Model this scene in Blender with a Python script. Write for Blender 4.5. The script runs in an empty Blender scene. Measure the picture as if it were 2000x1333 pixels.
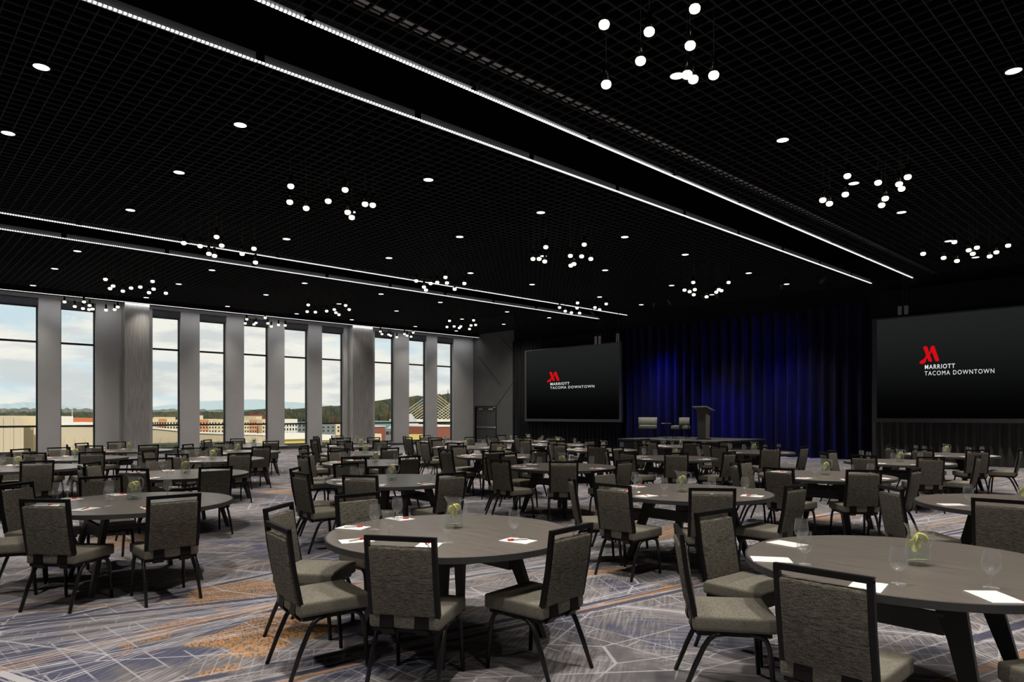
import bpy, bmesh, math, random
from mathutils import Vector, Matrix

random.seed(7)
C = bpy.context.scene
COL = C.collection
PI = math.pi
R = math.radians

# ------------------------------------------------------------------ camera
F = 1333.0                                   # focal length in pixels of a 2000 px wide frame
YAW = R(46.6); SN, CS = math.sin(YAW), math.cos(YAW)
EYE = 1.6; HOR = 810.0
cd = bpy.data.cameras.new('camera')
cd.sensor_width = 36; cd.lens = 36 * F / 2000; cd.shift_y = (HOR - 666.5) / 2000
cd.clip_start = .05; cd.clip_end = 20000
cam = bpy.data.objects.new('camera', cd); COL.objects.link(cam)
cam.location = (0, 0, EYE); cam.rotation_euler = (R(90), 0, YAW)
C.camera = cam

def w(px, py, z):                            # point of height z seen at a photo pixel
    Z = (EYE - z) * F / (py - HOR); a = (px - 1000) / F
    return Vector((Z * (-SN + CS * a), Z * (CS + SN * a), z))
def proj(x, y, z):
    Z = -SN * x + CS * y; r = CS * x + SN * y
    return 1000 + F * r / Z, HOR - F * (z - EYE) / Z, Z
def ratio(px):
    a = (px - 1000) / F
    return (CS + SN * a) / (SN - CS * a)     # Y / -X along that column
def on_y(px, Y):                             # X on the plane y = Y
    return -Y / ratio(px)
def z_at(x, y, py):
    return EYE + (HOR - py) * (-SN * x + CS * y) / F

# ------------------------------------------------------------------ view, world, sun
C.view_settings.view_transform = 'Standard'; C.view_settings.look = 'None'
C.view_settings.gamma = 1; C.view_settings.use_curve_mapping = False
C.view_settings.exposure = 0.0
SKY_STRENGTH = 1.08
SUN_STRENGTH = 2.6
SPOT_W = 560
WALL_W = 9
BLUE_W = 1900
LED_STRENGTH = 2.2
PENDANT_STRENGTH = 4.0
DISC_STRENGTH = 3.0
try:
    C.cycles.max_bounces = 8; C.cycles.transparent_max_bounces = 24
    C.cycles.sample_clamp_indirect = 4.0
    C.cycles.caustics_reflective = False; C.cycles.caustics_refractive = False
except Exception:
    pass

def nodes(nt):
    nt.nodes.clear()
    return nt.nodes, nt.links
class G:                                     # small node-graph helper
    def __init__(s, nt): s.nt = nt
    def n(s, t, **k):
        o = s.nt.nodes.new(t)
        for a, b in k.items(): setattr(o, a, b)
        return o
    def put(s, sock, v):
        if isinstance(v, bpy.types.NodeSocket): s.nt.links.new(v, sock)
        elif v is not None: sock.default_value = v
    def m(s, op, a, b=None, c=None, clamp=False):
        o = s.n('ShaderNodeMath', operation=op); o.use_clamp = clamp
        s.put(o.inputs[0], a); s.put(o.inputs[1], b); s.put(o.inputs[2], c)
        return o.outputs[0]
    def v(s, op, a, b=None):
        o = s.n('ShaderNodeVectorMath', operation=op)
        s.put(o.inputs[0], a); s.put(o.inputs[1], b)
        return o.outputs['Value'] if op in ('DOT_PRODUCT', 'LENGTH') else o.outputs[0]
    def mix(s, f, a, b):
        o = s.n('ShaderNodeMix', data_type='RGBA')
        s.put(o.inputs[0], f)
        for sk, v in ((o.inputs[6], a), (o.inputs[7], b)):
            s.put(sk, v if isinstance(v, bpy.types.NodeSocket) else (*v, 1)[:4])
        return o.outputs[2]
    def noise(s, vec, scale, detail=3, rough=.55):
        o = s.n('ShaderNodeTexNoise'); s.put(o.inputs['Vector'], vec)
        o.inputs['Scale'].default_value = scale; o.inputs['Detail'].default_value = detail
        o.inputs['Roughness'].default_value = rough
        return o.outputs['Fac']
    def ramp(s, f, lo, hi):                  # smooth 0..1 between lo and hi
        o = s.n('ShaderNodeMapRange', interpolation_type='SMOOTHSTEP')
        s.put(o.inputs[0], f); o.inputs[1].default_value = lo; o.inputs[2].default_value = hi
        return o.outputs[0]
    def scale(s, vec, xyz): return s.v('MULTIPLY', vec, xyz)
    def rotz(s, vec, ang):
        o = s.n('ShaderNodeVectorRotate', rotation_type='Z_AXIS')
        s.put(o.inputs['Vector'], vec); s.put(o.inputs['Angle'], ang)
        return o.outputs[0]

wd = bpy.data.worlds.new('sky'); C.world = wd; wd.use_nodes = True
nn, ll = nodes(wd.node_tree); g = G(wd.node_tree)
tc = g.n('ShaderNodeTexCoord').outputs['Generated']
st = g.scale(tc, (1.0, 1.0, 4.2))
c1 = g.noise(st, 3.2, 6, .6); c2 = g.noise(g.v('ADD', st, (4.1, 2.2, .7)), 7.5, 5, .55)
blue = (.60, .74, .80); cream = (.90, .875, .80); grey = (.62, .65, .655)
sky = g.mix(g.ramp(c1, .36, .52), blue, cream)
sky = g.mix(g.m('MULTIPLY', g.ramp(c2, .46, .62), .85), sky, grey)
bg = g.n('ShaderNodeBackground'); ll.new(sky, bg.inputs[0]); bg.inputs[1].default_value = SKY_STRENGTH
ll.new(bg.outputs[0], g.n('ShaderNodeOutputWorld').inputs[0])

sd = bpy.data.lights.new('sun', 'SUN'); sd.energy = SUN_STRENGTH; sd.angle = R(.6); sd.color = (1, .93, .80)
so = bpy.data.objects.new('sun', sd); COL.objects.link(so)
so.rotation_euler = Vector((-.74, .42, -.50)).to_track_quat('-Z', 'Y').to_euler()

# ------------------------------------------------------------------ materials
def mat(name, col, rough=.6, metal=0., spec=.5, fn=None, emit=None):
    m = bpy.data.materials.new(name); m.use_nodes = True
    nn, ll = nodes(m.node_tree); g = G(m.node_tree)
    b = g.n('ShaderNodeBsdfPrincipled'); o = g.n('ShaderNodeOutputMaterial'); ll.new(b.outputs[0], o.inputs[0])
    b.inputs['Base Color'].default_value = (*col, 1); b.inputs['Roughness'].default_value = rough
    b.inputs['Metallic'].default_value = metal; b.inputs['Specular IOR Level'].default_value = spec
    if emit:
        b.inputs['Emission Color'].default_value = (*emit[0], 1); b.inputs['Emission Strength'].default_value = emit[1]
    if fn:
        tc = g.n('ShaderNodeTexCoord').outputs['Object']
        r = fn(g, tc, b)
        if r is not None: g.put(b.inputs['Base Color'], r)
    return m
def varied(a, b, sc, st=(1, 1, 1), lo=.35, hi=.65):
    def fn(g, tc, bs): return g.mix(g.ramp(g.noise(g.scale(tc, st), sc, 5, .6), lo, hi), a, b)
    return fn
def bumped(f, strength=.25, dist=.002):
    def fn(g, tc, bs):
        col, h = f(g, tc)
        bp = g.n('ShaderNodeBump'); bp.inputs['Strength'].default_value = strength; bp.inputs['Distance'].default_value = dist
        g.put(bp.inputs['Height'], h); g.nt.links.new(bp.outputs[0], bs.inputs['Normal'])
        return col
    return fn

def fabric_nodes(g, tc):
    a = g.noise(g.scale(tc, (16, 16, 230)), 1.5, 4, .72)
    b = g.noise(g.scale(tc, (420, 420, 160)), 1.0, 2, .6)
    f = g.m('ADD', g.m('MULTIPLY', a, .6), g.m('MULTIPLY', b, .4))
    return g.mix(g.ramp(f, .40, .62), (.040, .037, .030), (.250, .233, .192)), f
def seat_nodes(g, tc):
    a = g.noise(g.scale(tc, (18, 200, 200)), 1.5, 4, .72)
    b = g.noise(g.scale(tc, (420, 420, 200)), 1.0, 2, .6)
    f = g.m('ADD', g.m('MULTIPLY', a, .5), g.m('MULTIPLY', b, .5))
    return g.mix(g.ramp(f, .38, .62), (.085, .079, .063), (.285, .268, .220)), f
FAB = mat('heathered_back_fabric', (.2, .18, .13), .95, spec=.15, fn=bumped(fabric_nodes, .3))
SEATFAB = mat('heathered_seat_fabric', (.2, .18, .13), .95, spec=.15, fn=bumped(seat_nodes, .3))
BLACKMET = mat('black_powder_coated_metal', (.006, .006, .006), .45, .0, .25)
LEGMET = mat('black_leg_tube', (.010, .010, .011), .30, .2, .5)
def wood(g, tc, bs):
    a = g.noise(g.scale(tc, (1.2, 26, 8)), 2.2, 6, .62)
    b = g.noise(g.scale(tc, (3, 120, 20)), 1.4, 3, .6)
    f = g.m('ADD', g.m('MULTIPLY', a, .7), g.m('MULTIPLY', b, .3))
    return g.mix(g.ramp(f, .36, .64), (.116, .101, .089), (.190, .169, .151))
WOOD = mat('grey_brown_laminate', (.14, .12, .1), .30, spec=.65, fn=wood)
EDGE = mat('grey_edge_band', (.055, .055, .056), .5)
TLEG = mat('charcoal_table_leg', (.032, .031, .031), .45)
PAPER = mat('white_paper', (.86, .84, .83), .8)
RED = mat('red_plastic', (.62, .045, .03), .4)
WHITEPL = mat('white_plastic', (.75, .74, .72), .35)
LEMON = mat('lemon_flesh', (.93, .92, .42), .45, fn=varied((.88, .87, .30), (.96, .95, .62), 70))
RIND = mat('lemon_rind', (.90, .86, .22), .4)
LIME = mat('lime_slice', (.66, .80, .36), .45)
WALLG = mat('grey_painted_wall', (.12, .118, .117), .75, spec=.2, fn=varied((.113, .111, .11), (.127, .125, .124), 1.3))
PIERG = mat('grey_pier_paint', (.46, .455, .45), .75, spec=.2, fn=varied((.45, .445, .44), (.475, .47, .465), 1.1))
DARKREVEAL = mat('black_groove', (.012, .012, .012), .8)
def brushed(g, tc, bs):
    a = g.noise(g.scale(tc, (14, 14, .7)), 2.0, 5, .6)
    g.put(bs.inputs['Roughness'], g.m('MULTIPLY_ADD', a, .25, .25))
    return g.mix(g.ramp(a, .3, .7), (.30, .29, .275), (.46, .45, .43))
METALCOL = mat('brushed_metal_cladding', (.4, .39, .37), .35, .45, fn=brushed)
FRAME = mat('dark_bronze_window_frame', (.028, .030, .038), .4, .4)
SILL = mat('grey_sill', (.36, .36, .37), .55)
GRID = mat('black_open_grid', (.030, .031, .035), .7, spec=.15)
PLEN = mat('black_plenum', (.003, .003, .003), .9, spec=0.)
HEAD = mat('black_header_paint', (.010, .010, .014), .8, spec=.1)
ALU = mat('grey_aluminium_profile', (.34, .34, .35), .4, .6)
DUCT = mat('galvanised_slot_diffuser', (.42, .42, .42), .5, .3)
BLACKPL = mat('black_plastic', (.010, .010, .010), .35)
GLOSSBLK = mat('gloss_black_housing', (.008, .008, .008), .12, .2)
CURT = mat('velour_drape_lit_tone', (.065, .067, .067), .9, spec=.2, fn=varied((.056, .058, .058), (.074, .076, .076), 5, (1, 1, .2)))  # same velour as the left drape, light falling on it put into the grey
CURTL = mat('velour_drape_unlit_tone', (.014, .014, .015), .9, spec=.1, fn=varied((.011, .011, .012), (.018, .018, .019), 5, (1, 1, .2)))  # darker copy of that velour, its lack of light put into the colour
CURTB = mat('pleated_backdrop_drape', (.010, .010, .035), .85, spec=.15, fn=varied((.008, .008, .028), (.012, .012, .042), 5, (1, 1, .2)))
STAGE = mat('black_stage_deck', (.028, .028, .027), .6)
SKIRT = mat('black_stage_skirt', (.006, .006, .006), .9)
LOUNGE = mat('grey_green_upholstery', (.17, .175, .15), .9, fn=varied((.15, .155, .135), (.19, .195, .17), 40))
LECT = mat('dark_grey_lectern', (.05, .048, .045), .5)
LECTS = mat('olive_lit_lectern_side', (.16, .15, .12), .5)  # light on the lectern's right side, put into a lighter olive tone
STEEL = mat('brushed_steel', (.55, .55, .54), .3, .9)
DOORG = mat('grey_door_paint', (.060, .060, .061), .5)
BRASS = mat('brass', (.45, .36, .16), .3, .9)

def emis(name, col, s, fn=None):
    m = bpy.data.materials.new(name); m.use_nodes = True
    nn, ll = nodes(m.node_tree); g = G(m.node_tree)
    e = g.n('ShaderNodeEmission'); e.inputs[0].default_value = (*col, 1); e.inputs[1].default_value = s
    ll.new(e.outputs[0], g.n('ShaderNodeOutputMaterial').inputs[0])
    if fn: fn(g, e)
    return m
GLOW = emis('warm_lamp_diffuser', (1, .90, .70), PENDANT_STRENGTH)
DISC = emis('downlight_lens', (1, .97, .92), DISC_STRENGTH)
def led_fn(g, e):
    p = g.n('ShaderNodeTexCoord').outputs['Object']
    s = g.n('ShaderNodeSeparateXYZ'); g.put(s.inputs[0], p)
    f = g.m('FRACT', g.m('MULTIPLY', s.outputs[1], 20.0))
    d = g.m('LESS_THAN', g.m('ABSOLUTE', g.m('SUBTRACT', f, .5)), .30)
    g.put(e.inputs[1], g.m('MULTIPLY_ADD', d, LED_STRENGTH * .85, LED_STRENGTH * .15))
LED = emis('led_tape', (.95, .97, 1), LED_STRENGTH, led_fn)
SCREEN_TOP = .016
def screen_fn(g, e):
    p = g.n('ShaderNodeTexCoord').outputs['Object']
    s = g.n('ShaderNodeSeparateXYZ'); g.put(s.inputs[0], p)
    f = g.ramp(s.outputs[2], -1.75, 2.0)
    col = g.mix(f, (.0006, .0006, .0006), (SCREEN_TOP * .92, SCREEN_TOP, SCREEN_TOP * .97))
    g.put(e.inputs[0], col)
SCREEN = emis('projected_picture', (.01, .01, .01), 1, screen_fn)
SRED = emis('projected_red', (.62, .004, .008), 1)
SWHITE = emis('projected_white', (.75, .76, .76), 1)

def glassy(name, col, gloss=.10, tint=.97, edge=.55, rim_white=0.):   # thin clear glass: see-through with sharp reflections
    m = bpy.data.materials.new(name); m.use_nodes = True
    nn, ll = nodes(m.node_tree); g = G(m.node_tree)
    t = g.n('ShaderNodeBsdfTransparent'); t.inputs[0].default_value = (*[c * tint for c in col], 1)
    s = g.n('ShaderNodeBsdfGlossy'); s.inputs['Roughness'].default_value = .06
    s.inputs[0].default_value = (.97, .98, .98, 1)
    lw = g.n('ShaderNodeLayerWeight'); lw.inputs[0].default_value = .35
    fac = g.m('POWER', lw.outputs['Facing'], 3.0)
    f = g.m('MULTIPLY_ADD', fac, edge, gloss * .5)
    x = g.n('ShaderNodeMixShader'); g.put(x.inputs[0], f)
    if rim_white:                                 # white diffuse towards the rim stands in for bright glass highlights
        d = g.n('ShaderNodeBsdfDiffuse'); d.inputs[0].default_value = (.8, .82, .83, 1)
        y = g.n('ShaderNodeMixShader'); y.inputs[0].default_value = rim_white
        ll.new(s.outputs[0], y.inputs[1]); ll.new(d.outputs[0], y.inputs[2]); top = y.outputs[0]
    else: top = s.outputs[0]
    ll.new(t.outputs[0], x.inputs[1]); ll.new(top, x.inputs[2])
    ll.new(x.outputs[0], g.n('ShaderNodeOutputMaterial').inputs[0])
    return m
PANE = glassy('window_glass', (.98, .99, .99), .03, .99, .15)
GLASS = glassy('drinking_glass', (.99, .995, .995), .30, .99, .98, .50)
WATER = glassy('water', (.95, .98, .97), .14, .98, .4, .6)

# carpet -----------------------------------------------------------
def carpet(g, tc, bs):
    sep = g.n('ShaderNodeSeparateXYZ'); g.put(sep.inputs[0], tc)
    flat = g.n('ShaderNodeCombineXYZ'); g.put(flat.inputs[0], sep.outputs[0]); g.put(flat.inputs[1], sep.outputs[1])
    P = flat.outputs[0]
    def blob(pts, r):                        # where the floor shows a given colour patch
        o = None
        for x, y in pts:
            q = w(x, y, 0); d = g.v('LENGTH', g.scale(g.v('SUBTRACT', P, (q.x, q.y, 0)), (1, .75, 1)))
            k = g.m('SUBTRACT', 1.0, g.m('DIVIDE', d, r))
            o = k if o is None else g.m('MAXIMUM', o, k)
        return g.m('MAXIMUM', o, -.4)
    # brushed ground, streaks in two directions
    s1 = g.noise(g.scale(g.rotz(P, R(58)), (3.0, 46, 1)), 1.0, 4, .6)
    s2 = g.noise(g.scale(g.rotz(P, R(-32)), (2.2, 40, 1)), 1.0, 4, .6)
    big = g.noise(P, .55, 3, .5)
    st = g.mix(g.ramp(big, .46, .54), s1, s2)
    base = g.mix(g.ramp(st, .34, .66), (.088, .079, .084), (.325, .296, .305))
    dark = g.ramp(g.noise(g.v('ADD', P, (11, 5, 0)), .9, 4, .6), .48, .58)
    base = g.mix(g.m('MULTIPLY', dark, .72), base, (.060, .058, .072))
    navy = g.ramp(g.m('MULTIPLY_ADD', blob(((90, 1210), (330, 1275), (240, 1245), (470, 1185), (60, 1290), (520, 1080)), .9), .16, g.noise(g.v('ADD', P, (-7, 19, 0)), .8, 4, .6)), .49, .57)
    base = g.mix(g.m('MULTIPLY', navy, g.m('MULTIPLY_ADD', g.ramp(st, .45, .6), -.45, .95)), base, (.020, .030, .100))
    pale = g.ramp(g.m('MULTIPLY_ADD', blob(((590, 1055), (60, 1165), (400, 1125), (250, 1180), (1130, 960), (600, 900), (960, 1000)), 1.0), .10, g.noise(g.v('ADD', P, (31, -9, 0)), .8, 4, .65)), .52, .64)  # pale carpet patches, partly daylight on the floor put into their colour
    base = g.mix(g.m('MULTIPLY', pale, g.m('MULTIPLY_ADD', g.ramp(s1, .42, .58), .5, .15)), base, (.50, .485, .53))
    # orange patches, hatched
    om = g.ramp(g.m('MULTIPLY_ADD', blob(((480, 1165), (430, 1190), (330, 1222), (520, 1240), (480, 1262), (540, 1215), (235, 1055), (1180, 1003), (1620, 1010), (120, 1010), (560, 960), (1290, 1040)), .55), .22, g.noise(g.v('ADD', g.scale(P, (1, .6, 1)), (3, 44, 0)), 1.3, 3, .55)), .575, .60)
    hatch = g.ramp(g.noise(g.scale(g.rotz(P, R(20)), (18, 60, 1)), 1.0, 2, .5), .42, .52)
    col = g.mix(g.m('MULTIPLY', om, g.m('MULTIPLY_ADD', hatch, .35, .55)), base, g.mix(g.ramp(hatch, .2, .8), (.13, .07, .03), (.50, .215, .02)))
    line = (.50, .485, .52)
    # street-map blocks: regions with their own hatch angle, coarse streets and fine house rows
    def blocks(scale, rot, bw, rh, mort, k, seed, lo, hi, col):
        q = g.scale(g.rotz(g.v('ADD', P, seed), R(rot)), (1, .42, 1))
        vo = g.n('ShaderNodeTexVoronoi', voronoi_dimensions='2D'); g.put(vo.inputs['Vector'], q); vo.inputs['Scale'].default_value = scale
        ve = g.n('ShaderNodeTexVoronoi', voronoi_dimensions='2D', feature='DISTANCE_TO_EDGE'); g.put(ve.inputs['Vector'], q); ve.inputs['Scale'].default_value = scale
        rc = g.n('ShaderNodeSeparateColor'); g.put(rc.inputs[0], vo.outputs['Color'])
        ang = g.m('MULTIPLY_ADD', g.m('FLOOR', g.m('MULTIPLY', rc.outputs[0], 5.0)), R(33), R(-70))
        br = g.n('ShaderNodeTexBrick'); g.put(br.inputs['Vector'], g.rotz(P, ang))
        br.inputs['Scale'].default_value = 1.0; br.inputs['Brick Width'].default_value = bw; br.inputs['Row Height'].default_value = rh
        br.inputs['Mortar Size'].default_value = mort; br.inputs['Mortar Smooth'].default_value = .1
        br.offset = .37; br.squash = .6; br.squash_frequency = 3
        gaps = g.ramp(g.noise(g.v('ADD', P, seed), 1.3, 3, .5), lo, hi)
        # some blocks are filled a little darker or lighter
        fill = g.m('MULTIPLY', g.ramp(rc.outputs[1], .62, .66), .3)
        col = g.mix(fill, col, (.07, .068, .08))
        col = g.mix(g.m('MULTIPLY', g.m('MULTIPLY', br.outputs['Fac'], gaps), k), col, line)
        return g.mix(g.m('MULTIPLY', g.m('LESS_THAN', ve.outputs['Distance'], .0055 * scale), .8), col, line)
    col = blocks(1.5, 14, .30, .075, .005, .38, (17, 3, 0), .50, .55, col)
    col = blocks(.75, 8, .62, .19, .007, .6, (0, 0, 0), .47, .53, col)
    # long avenues
    W_, N_, O_ = (.54, .525, .56), (.018, .024, .070), (.42, .175, .02)
    rnd = random.Random(5)
    av = []
    for k in range(17):                      # along the hall
        av.append((R(rnd.uniform(-14, 14)), -1.0 - k * 1.15 + rnd.uniform(-.4, .4), rnd.choice((.012, .02, .035)), (W_, N_, O_, W_, N_)[k % 5]))
    for k in range(8):                       # crossing
        av.append((R(rnd.choice((52, -48, 68, -66)) + rnd.uniform(-6, 6)), rnd.uniform(-11, 4), rnd.choice((.012, .016, .03)), (W_, W_, N_)[k % 3]))
    av += [(R(14), -2.62, .045, N_), (R(13), -2.2, .03, O_), (R(-6), -5.3, .03, O_), (R(-9), -6.1, .03, N_), (R(-4), -6.9, .025, O_), (R(7), -5.8, .014, W_)]
    brk = g.noise(g.v('ADD', P, (5, 8, 0)), .9, 2, .5)
    weave = g.ramp(g.noise(g.scale(P, (90, 90, 1)), 1.0, 1, .5), .40, .56)
    av = [(math.cos(a), -math.sin(a), c, wd_, cc) for a, c, wd_, cc in av]
    for (x0, y0), (x1, y1), wd_, cc in (((0, 1200), (520, 1161), .016, O_), ((0, 1224), (520, 1168), .028, N_), ((0, 1254), (520, 1180), .010, W_), ((0, 1236), (520, 1172), .008, W_),
            ((0, 1284), (520, 1195), .030, N_), ((0, 1296), (520, 1202), .010, W_), ((104, 1333), (520, 1191), .010, W_), ((300, 1240), (520, 1188), .018, O_), ((0, 1316), (330, 1262), .012, W_),
            ((364, 1333), (860, 1237), .034, N_), ((550, 1333), (1000, 1225), .028, O_), ((1050, 1215), (1440, 1130), .030, N_)):
        p, q = w(x0, y0, 0), w(x1, y1, 0); nv = Vector((q.y - p.y, p.x - q.x)).normalized()
        av.append((nv.x, nv.y, nv.x * p.x + nv.y * p.y, wd_, cc))
    for nx_, ny_, c, wd_, cc in av:
        d = g.m('ABSOLUTE', g.m('SUBTRACT', g.v('DOT_PRODUCT', P, (nx_, ny_, 0)), c))
        msk = g.m('LESS_THAN', d, wd_)
        edge = g.m('LESS_THAN', g.m('ABSOLUTE', g.m('SUBTRACT', d, wd_ + .025)), .007)
        k = g.m('MULTIPLY_ADD', g.ramp(brk, .40, .48), .55, .4)
        if cc is O_: k = g.m('MULTIPLY', k, g.m('MULTIPLY_ADD', weave, .6, .4))
        col = g.mix(g.m('MULTIPLY', msk, k), col, cc)
        col = g.mix(g.m('MULTIPLY', edge, .6), col, W_)
    tuft = g.noise(P, 420, 2, .6)
    return g.mix(.22, col, g.mix(g.ramp(tuft, .3, .7), (.02, .02, .02), (.5, .49, .5)))
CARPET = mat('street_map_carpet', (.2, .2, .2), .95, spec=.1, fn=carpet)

# ------------------------------------------------------------------ mesh helpers
class MB:
    def __init__(s): s.v = []; s.f = []; s.sm = []
    def add(s, vs, fs, smooth=False):
        o = len(s.v); s.v += [tuple(p) for p in vs]
        s.f += [tuple(i + o for i in f) for f in fs]; s.sm += [smooth] * len(fs)
        return s
    def box(s, x0, x1, y0, y1, z0, z1, M=None):
        vs = [Vector((x, y, z)) for z in (z0, z1) for y in (y0, y1) for x in (x0, x1)]
        if M: vs = [M @ p for p in vs]
        return s.add(vs, [(0, 2, 3, 1), (4, 5, 7, 6), (0, 1, 5, 4), (2, 6, 7, 3), (0, 4, 6, 2), (1, 3, 7, 5)])
    def bar(s, a, b, wx, wy, wx2=None, wy2=None):
        """tapered rectangular bar from a to b"""
        a, b = Vector(a), Vector(b); wx2 = wx2 or wx; wy2 = wy2 or wy
        d = (b - a).normalized(); up = Vector((0, 0, 1)) if abs(d.z) < .95 else Vector((0, 1, 0))
        u = d.cross(up).normalized(); v = u.cross(d)
        vs = [a + u * i * wx / 2 + v * j * wy / 2 for i, j in ((-1, -1), (1, -1), (1, 1), (-1, 1))]
        vs += [b + u * i * wx2 / 2 + v * j * wy2 / 2 for i, j in ((-1, -1), (1, -1), (1, 1), (-1, 1))]
        return s.add(vs, [(0, 3, 2, 1), (4, 5, 6, 7), (0, 1, 5, 4), (1, 2, 6, 5), (2, 3, 7, 6), (3, 0, 4, 7)])
    def tube(s, pts, r, n=8):
        pts = [Vector(p) for p in pts]; rs = r if isinstance(r, (list, tuple)) else [r] * len(pts)
        vs = []
        for i, p in enumerate(pts):
            d = (pts[min(i + 1, len(pts) - 1)] - pts[max(i - 1, 0)]).normalized()
            ref = Vector((1, 0, 0)) if abs(d.x) < .9 else Vector((0, 1, 0))
            u = d.cross(ref).normalized(); v = d.cross(u)
            vs += [p + (u * math.cos(2 * PI * k / n) + v * math.sin(2 * PI * k / n)) * rs[i] for k in range(n)]
        fs = [(i * n + k, i * n + (k + 1) % n, (i + 1) * n + (k + 1) % n, (i + 1) * n + k) for i in range(len(pts) - 1) for k in range(n)]
        s.add(vs, fs, True); o = len(s.v) - len(vs)
        s.f += [tuple(o + k for k in range(n))[::-1], tuple(o + (len(pts) - 1) * n + k for k in range(n))]; s.sm += [False, False]
        return s
    def lathe(s, prof, n=16, M=None, smooth=True):
        vs = []
        for r, z in prof: vs += [Vector((r * math.cos(2 * PI * k / n), r * math.sin(2 * PI * k / n), z)) for k in range(n)]
        if M: vs = [M @ p for p in vs]
        fs = [(i * n + k, i * n + (k + 1) % n, (i + 1) * n + (k + 1) % n, (i + 1) * n + k) for i in range(len(prof) - 1) for k in range(n)]
        return s.add(vs, fs, smooth)
    def disc(s, r, z, n=16, up=True, M=None):
        vs = [Vector((r * math.cos(2 * PI * k / n), r * math.sin(2 * PI * k / n), z)) for k in range(n)]
        if M: vs = [M @ p for p in vs]
        return s.add(vs, [tuple(range(n)) if up else tuple(range(n))[::-1]])
    def prism(s, poly, M, t):
        n = len(poly)
        vs = [M @ Vector((x, y, 0)) for x, y in poly] + [M @ Vector((x, y, t)) for x, y in poly]
        return s.add(vs, [tuple(range(n))[::-1], tuple(range(n, 2 * n))] + [(i, (i + 1) % n, n + (i + 1) % n, n + i) for i in range(n)])
    def mesh(s, name, m):
        me = bpy.data.meshes.new(name); me.from_pydata(s.v, [], s.f); me.update()
        me.polygons.foreach_set('use_smooth', s.sm)
        bm = bmesh.new(); bm.from_mesh(me); bmesh.ops.recalc_face_normals(bm, faces=bm.faces); bm.to_mesh(me); bm.free()
        if m: me.materials.append(m)
        return me
    def obj(s, name, m, parent=None): return put(name, s.mesh(name, m), parent)
def put(name, me, parent=None, loc=None, rz=0):
    o = bpy.data.objects.new(name, me); COL.objects.link(o)
    if parent: o.parent = parent
    if loc is not None: o.location = loc
    if rz: o.rotation_euler = (0, 0, rz)
    return o
def tag(o, label=None, cat=None, group=None, kind=None):
    if label: o['label'] = label
    if cat: o['category'] = cat
    if group: o['group'] = group
    if kind: o['kind'] = kind
    return o
def empty(name, loc=(0, 0, 0), rz=0, label=None, cat=None, group=None):
    o = bpy.data.objects.new(name, None); COL.objects.link(o); o.empty_display_size = .1
    o.location = loc; o.rotation_euler = (0, 0, rz)
    return tag(o, label, cat, group)
def dup(root, loc, rz, label, group=None):
    r = root.copy(); COL.objects.link(r); r.location = loc; r.rotation_euler = (0, 0, rz); r['label'] = label
    if group: r['group'] = group
    for ch in root.children:
        c = ch.copy(); COL.objects.link(c); c.parent = r
        for gg in ch.children:
            d = gg.copy(); COL.objects.link(d); d.parent = c
    return r
def cushion(sx, sy, sz, r, M=None, taper=1.0, crown=0., seg=3):
    bm = bmesh.new(); bmesh.ops.create_cube(bm, size=1)
    for v in bm.verts:
        k = taper if v.co.y < 0 else 1.0
        v.co = Vector((v.co.x * sx * k, v.co.y * sy, v.co.z * sz))
    bmesh.ops.bevel(bm, geom=bm.edges[:], offset=r, segments=seg, profile=.6, affect='EDGES')
    if crown:
        big = [f for f in bm.faces if f.calc_area() > .3 * sx * sy and f.normal.z > .9]
        if big:
            q = bmesh.ops.poke(bm, faces=big)
            for v in q['verts']: v.co.z += crown
    if M: bmesh.ops.transform(bm, matrix=M, verts=bm.verts)
    for f in bm.faces: f.smooth = True
    bmesh.ops.recalc_face_normals(bm, faces=bm.faces)
    return bm
def bmobj(name, bm, m, parent=None):
    me = bpy.data.meshes.new(name); bm.to_mesh(me); bm.free(); me.materials.append(m)
    return put(name, me, parent)
def structure(name, mb, m): return tag(mb.obj(name, m), kind='structure')

ORD = ['first', 'second', 'third', 'fourth', 'fifth', 'sixth', 'seventh', 'eighth', 'ninth', 'tenth', 'eleventh', 'twelfth']

# ------------------------------------------------------------------ room shell
XW, XR, YB, YS, H = -30.0, 4.4, -3.6, 25.3, 6.15
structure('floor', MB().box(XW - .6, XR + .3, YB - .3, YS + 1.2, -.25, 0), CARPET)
structure('ceiling', MB().box(XW - .6, XR + .3, YB - .3, YS + 1.2, 7.0, 7.25), PLEN)
structure('wall_right', MB().box(XR, XR + .3, YB - .3, YS + 1.2, 0, 7.0), WALLG)
structure('wall_rear', MB().box(XW - .6, XR, YB - .3, YB, 0, 7.0), WALLG)
XD = on_y(1004, YS)
wall = MB().box(XW - .6, -29.85, YS, YS + .25, 0, 7.0).box(-28.0, XD, YS, YS + .25, 0, 7.0).box(-29.85, -28.0, YS, YS + .25, 2.07, 7.0)
wall.box(XD, XR, YS + .9, YS + 1.15, 0, 7.0).box(XD - .05, XD, YS + .25, YS + 1.15, 0, 7.0)
structure('wall_stage', wall, WALLG)
structure('trim_1', MB().box(XD, XR, YS, YS + .9, 5.34, 7.0), HEAD)      # black header over the drapes
# recessed grooves on the grey wall beside the door
for k, (p0, p1) in enumerate((((970, 793), (1003, 747)), ((935, 697), (977, 752)), ((977, 657), (1003, 688)))):
    a = Vector((on_y(p0[0], YS), YS - .002, 0)); a.z = z_at(a.x, a.y, p0[1])
    b = Vector((on_y(p1[0], YS), YS - .002, 0)); b.z = z_at(b.x, b.y, p1[1])
    structure('trim_%d' % (k + 2), MB().bar(a, b, .012, .035), DARKREVEAL)

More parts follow.
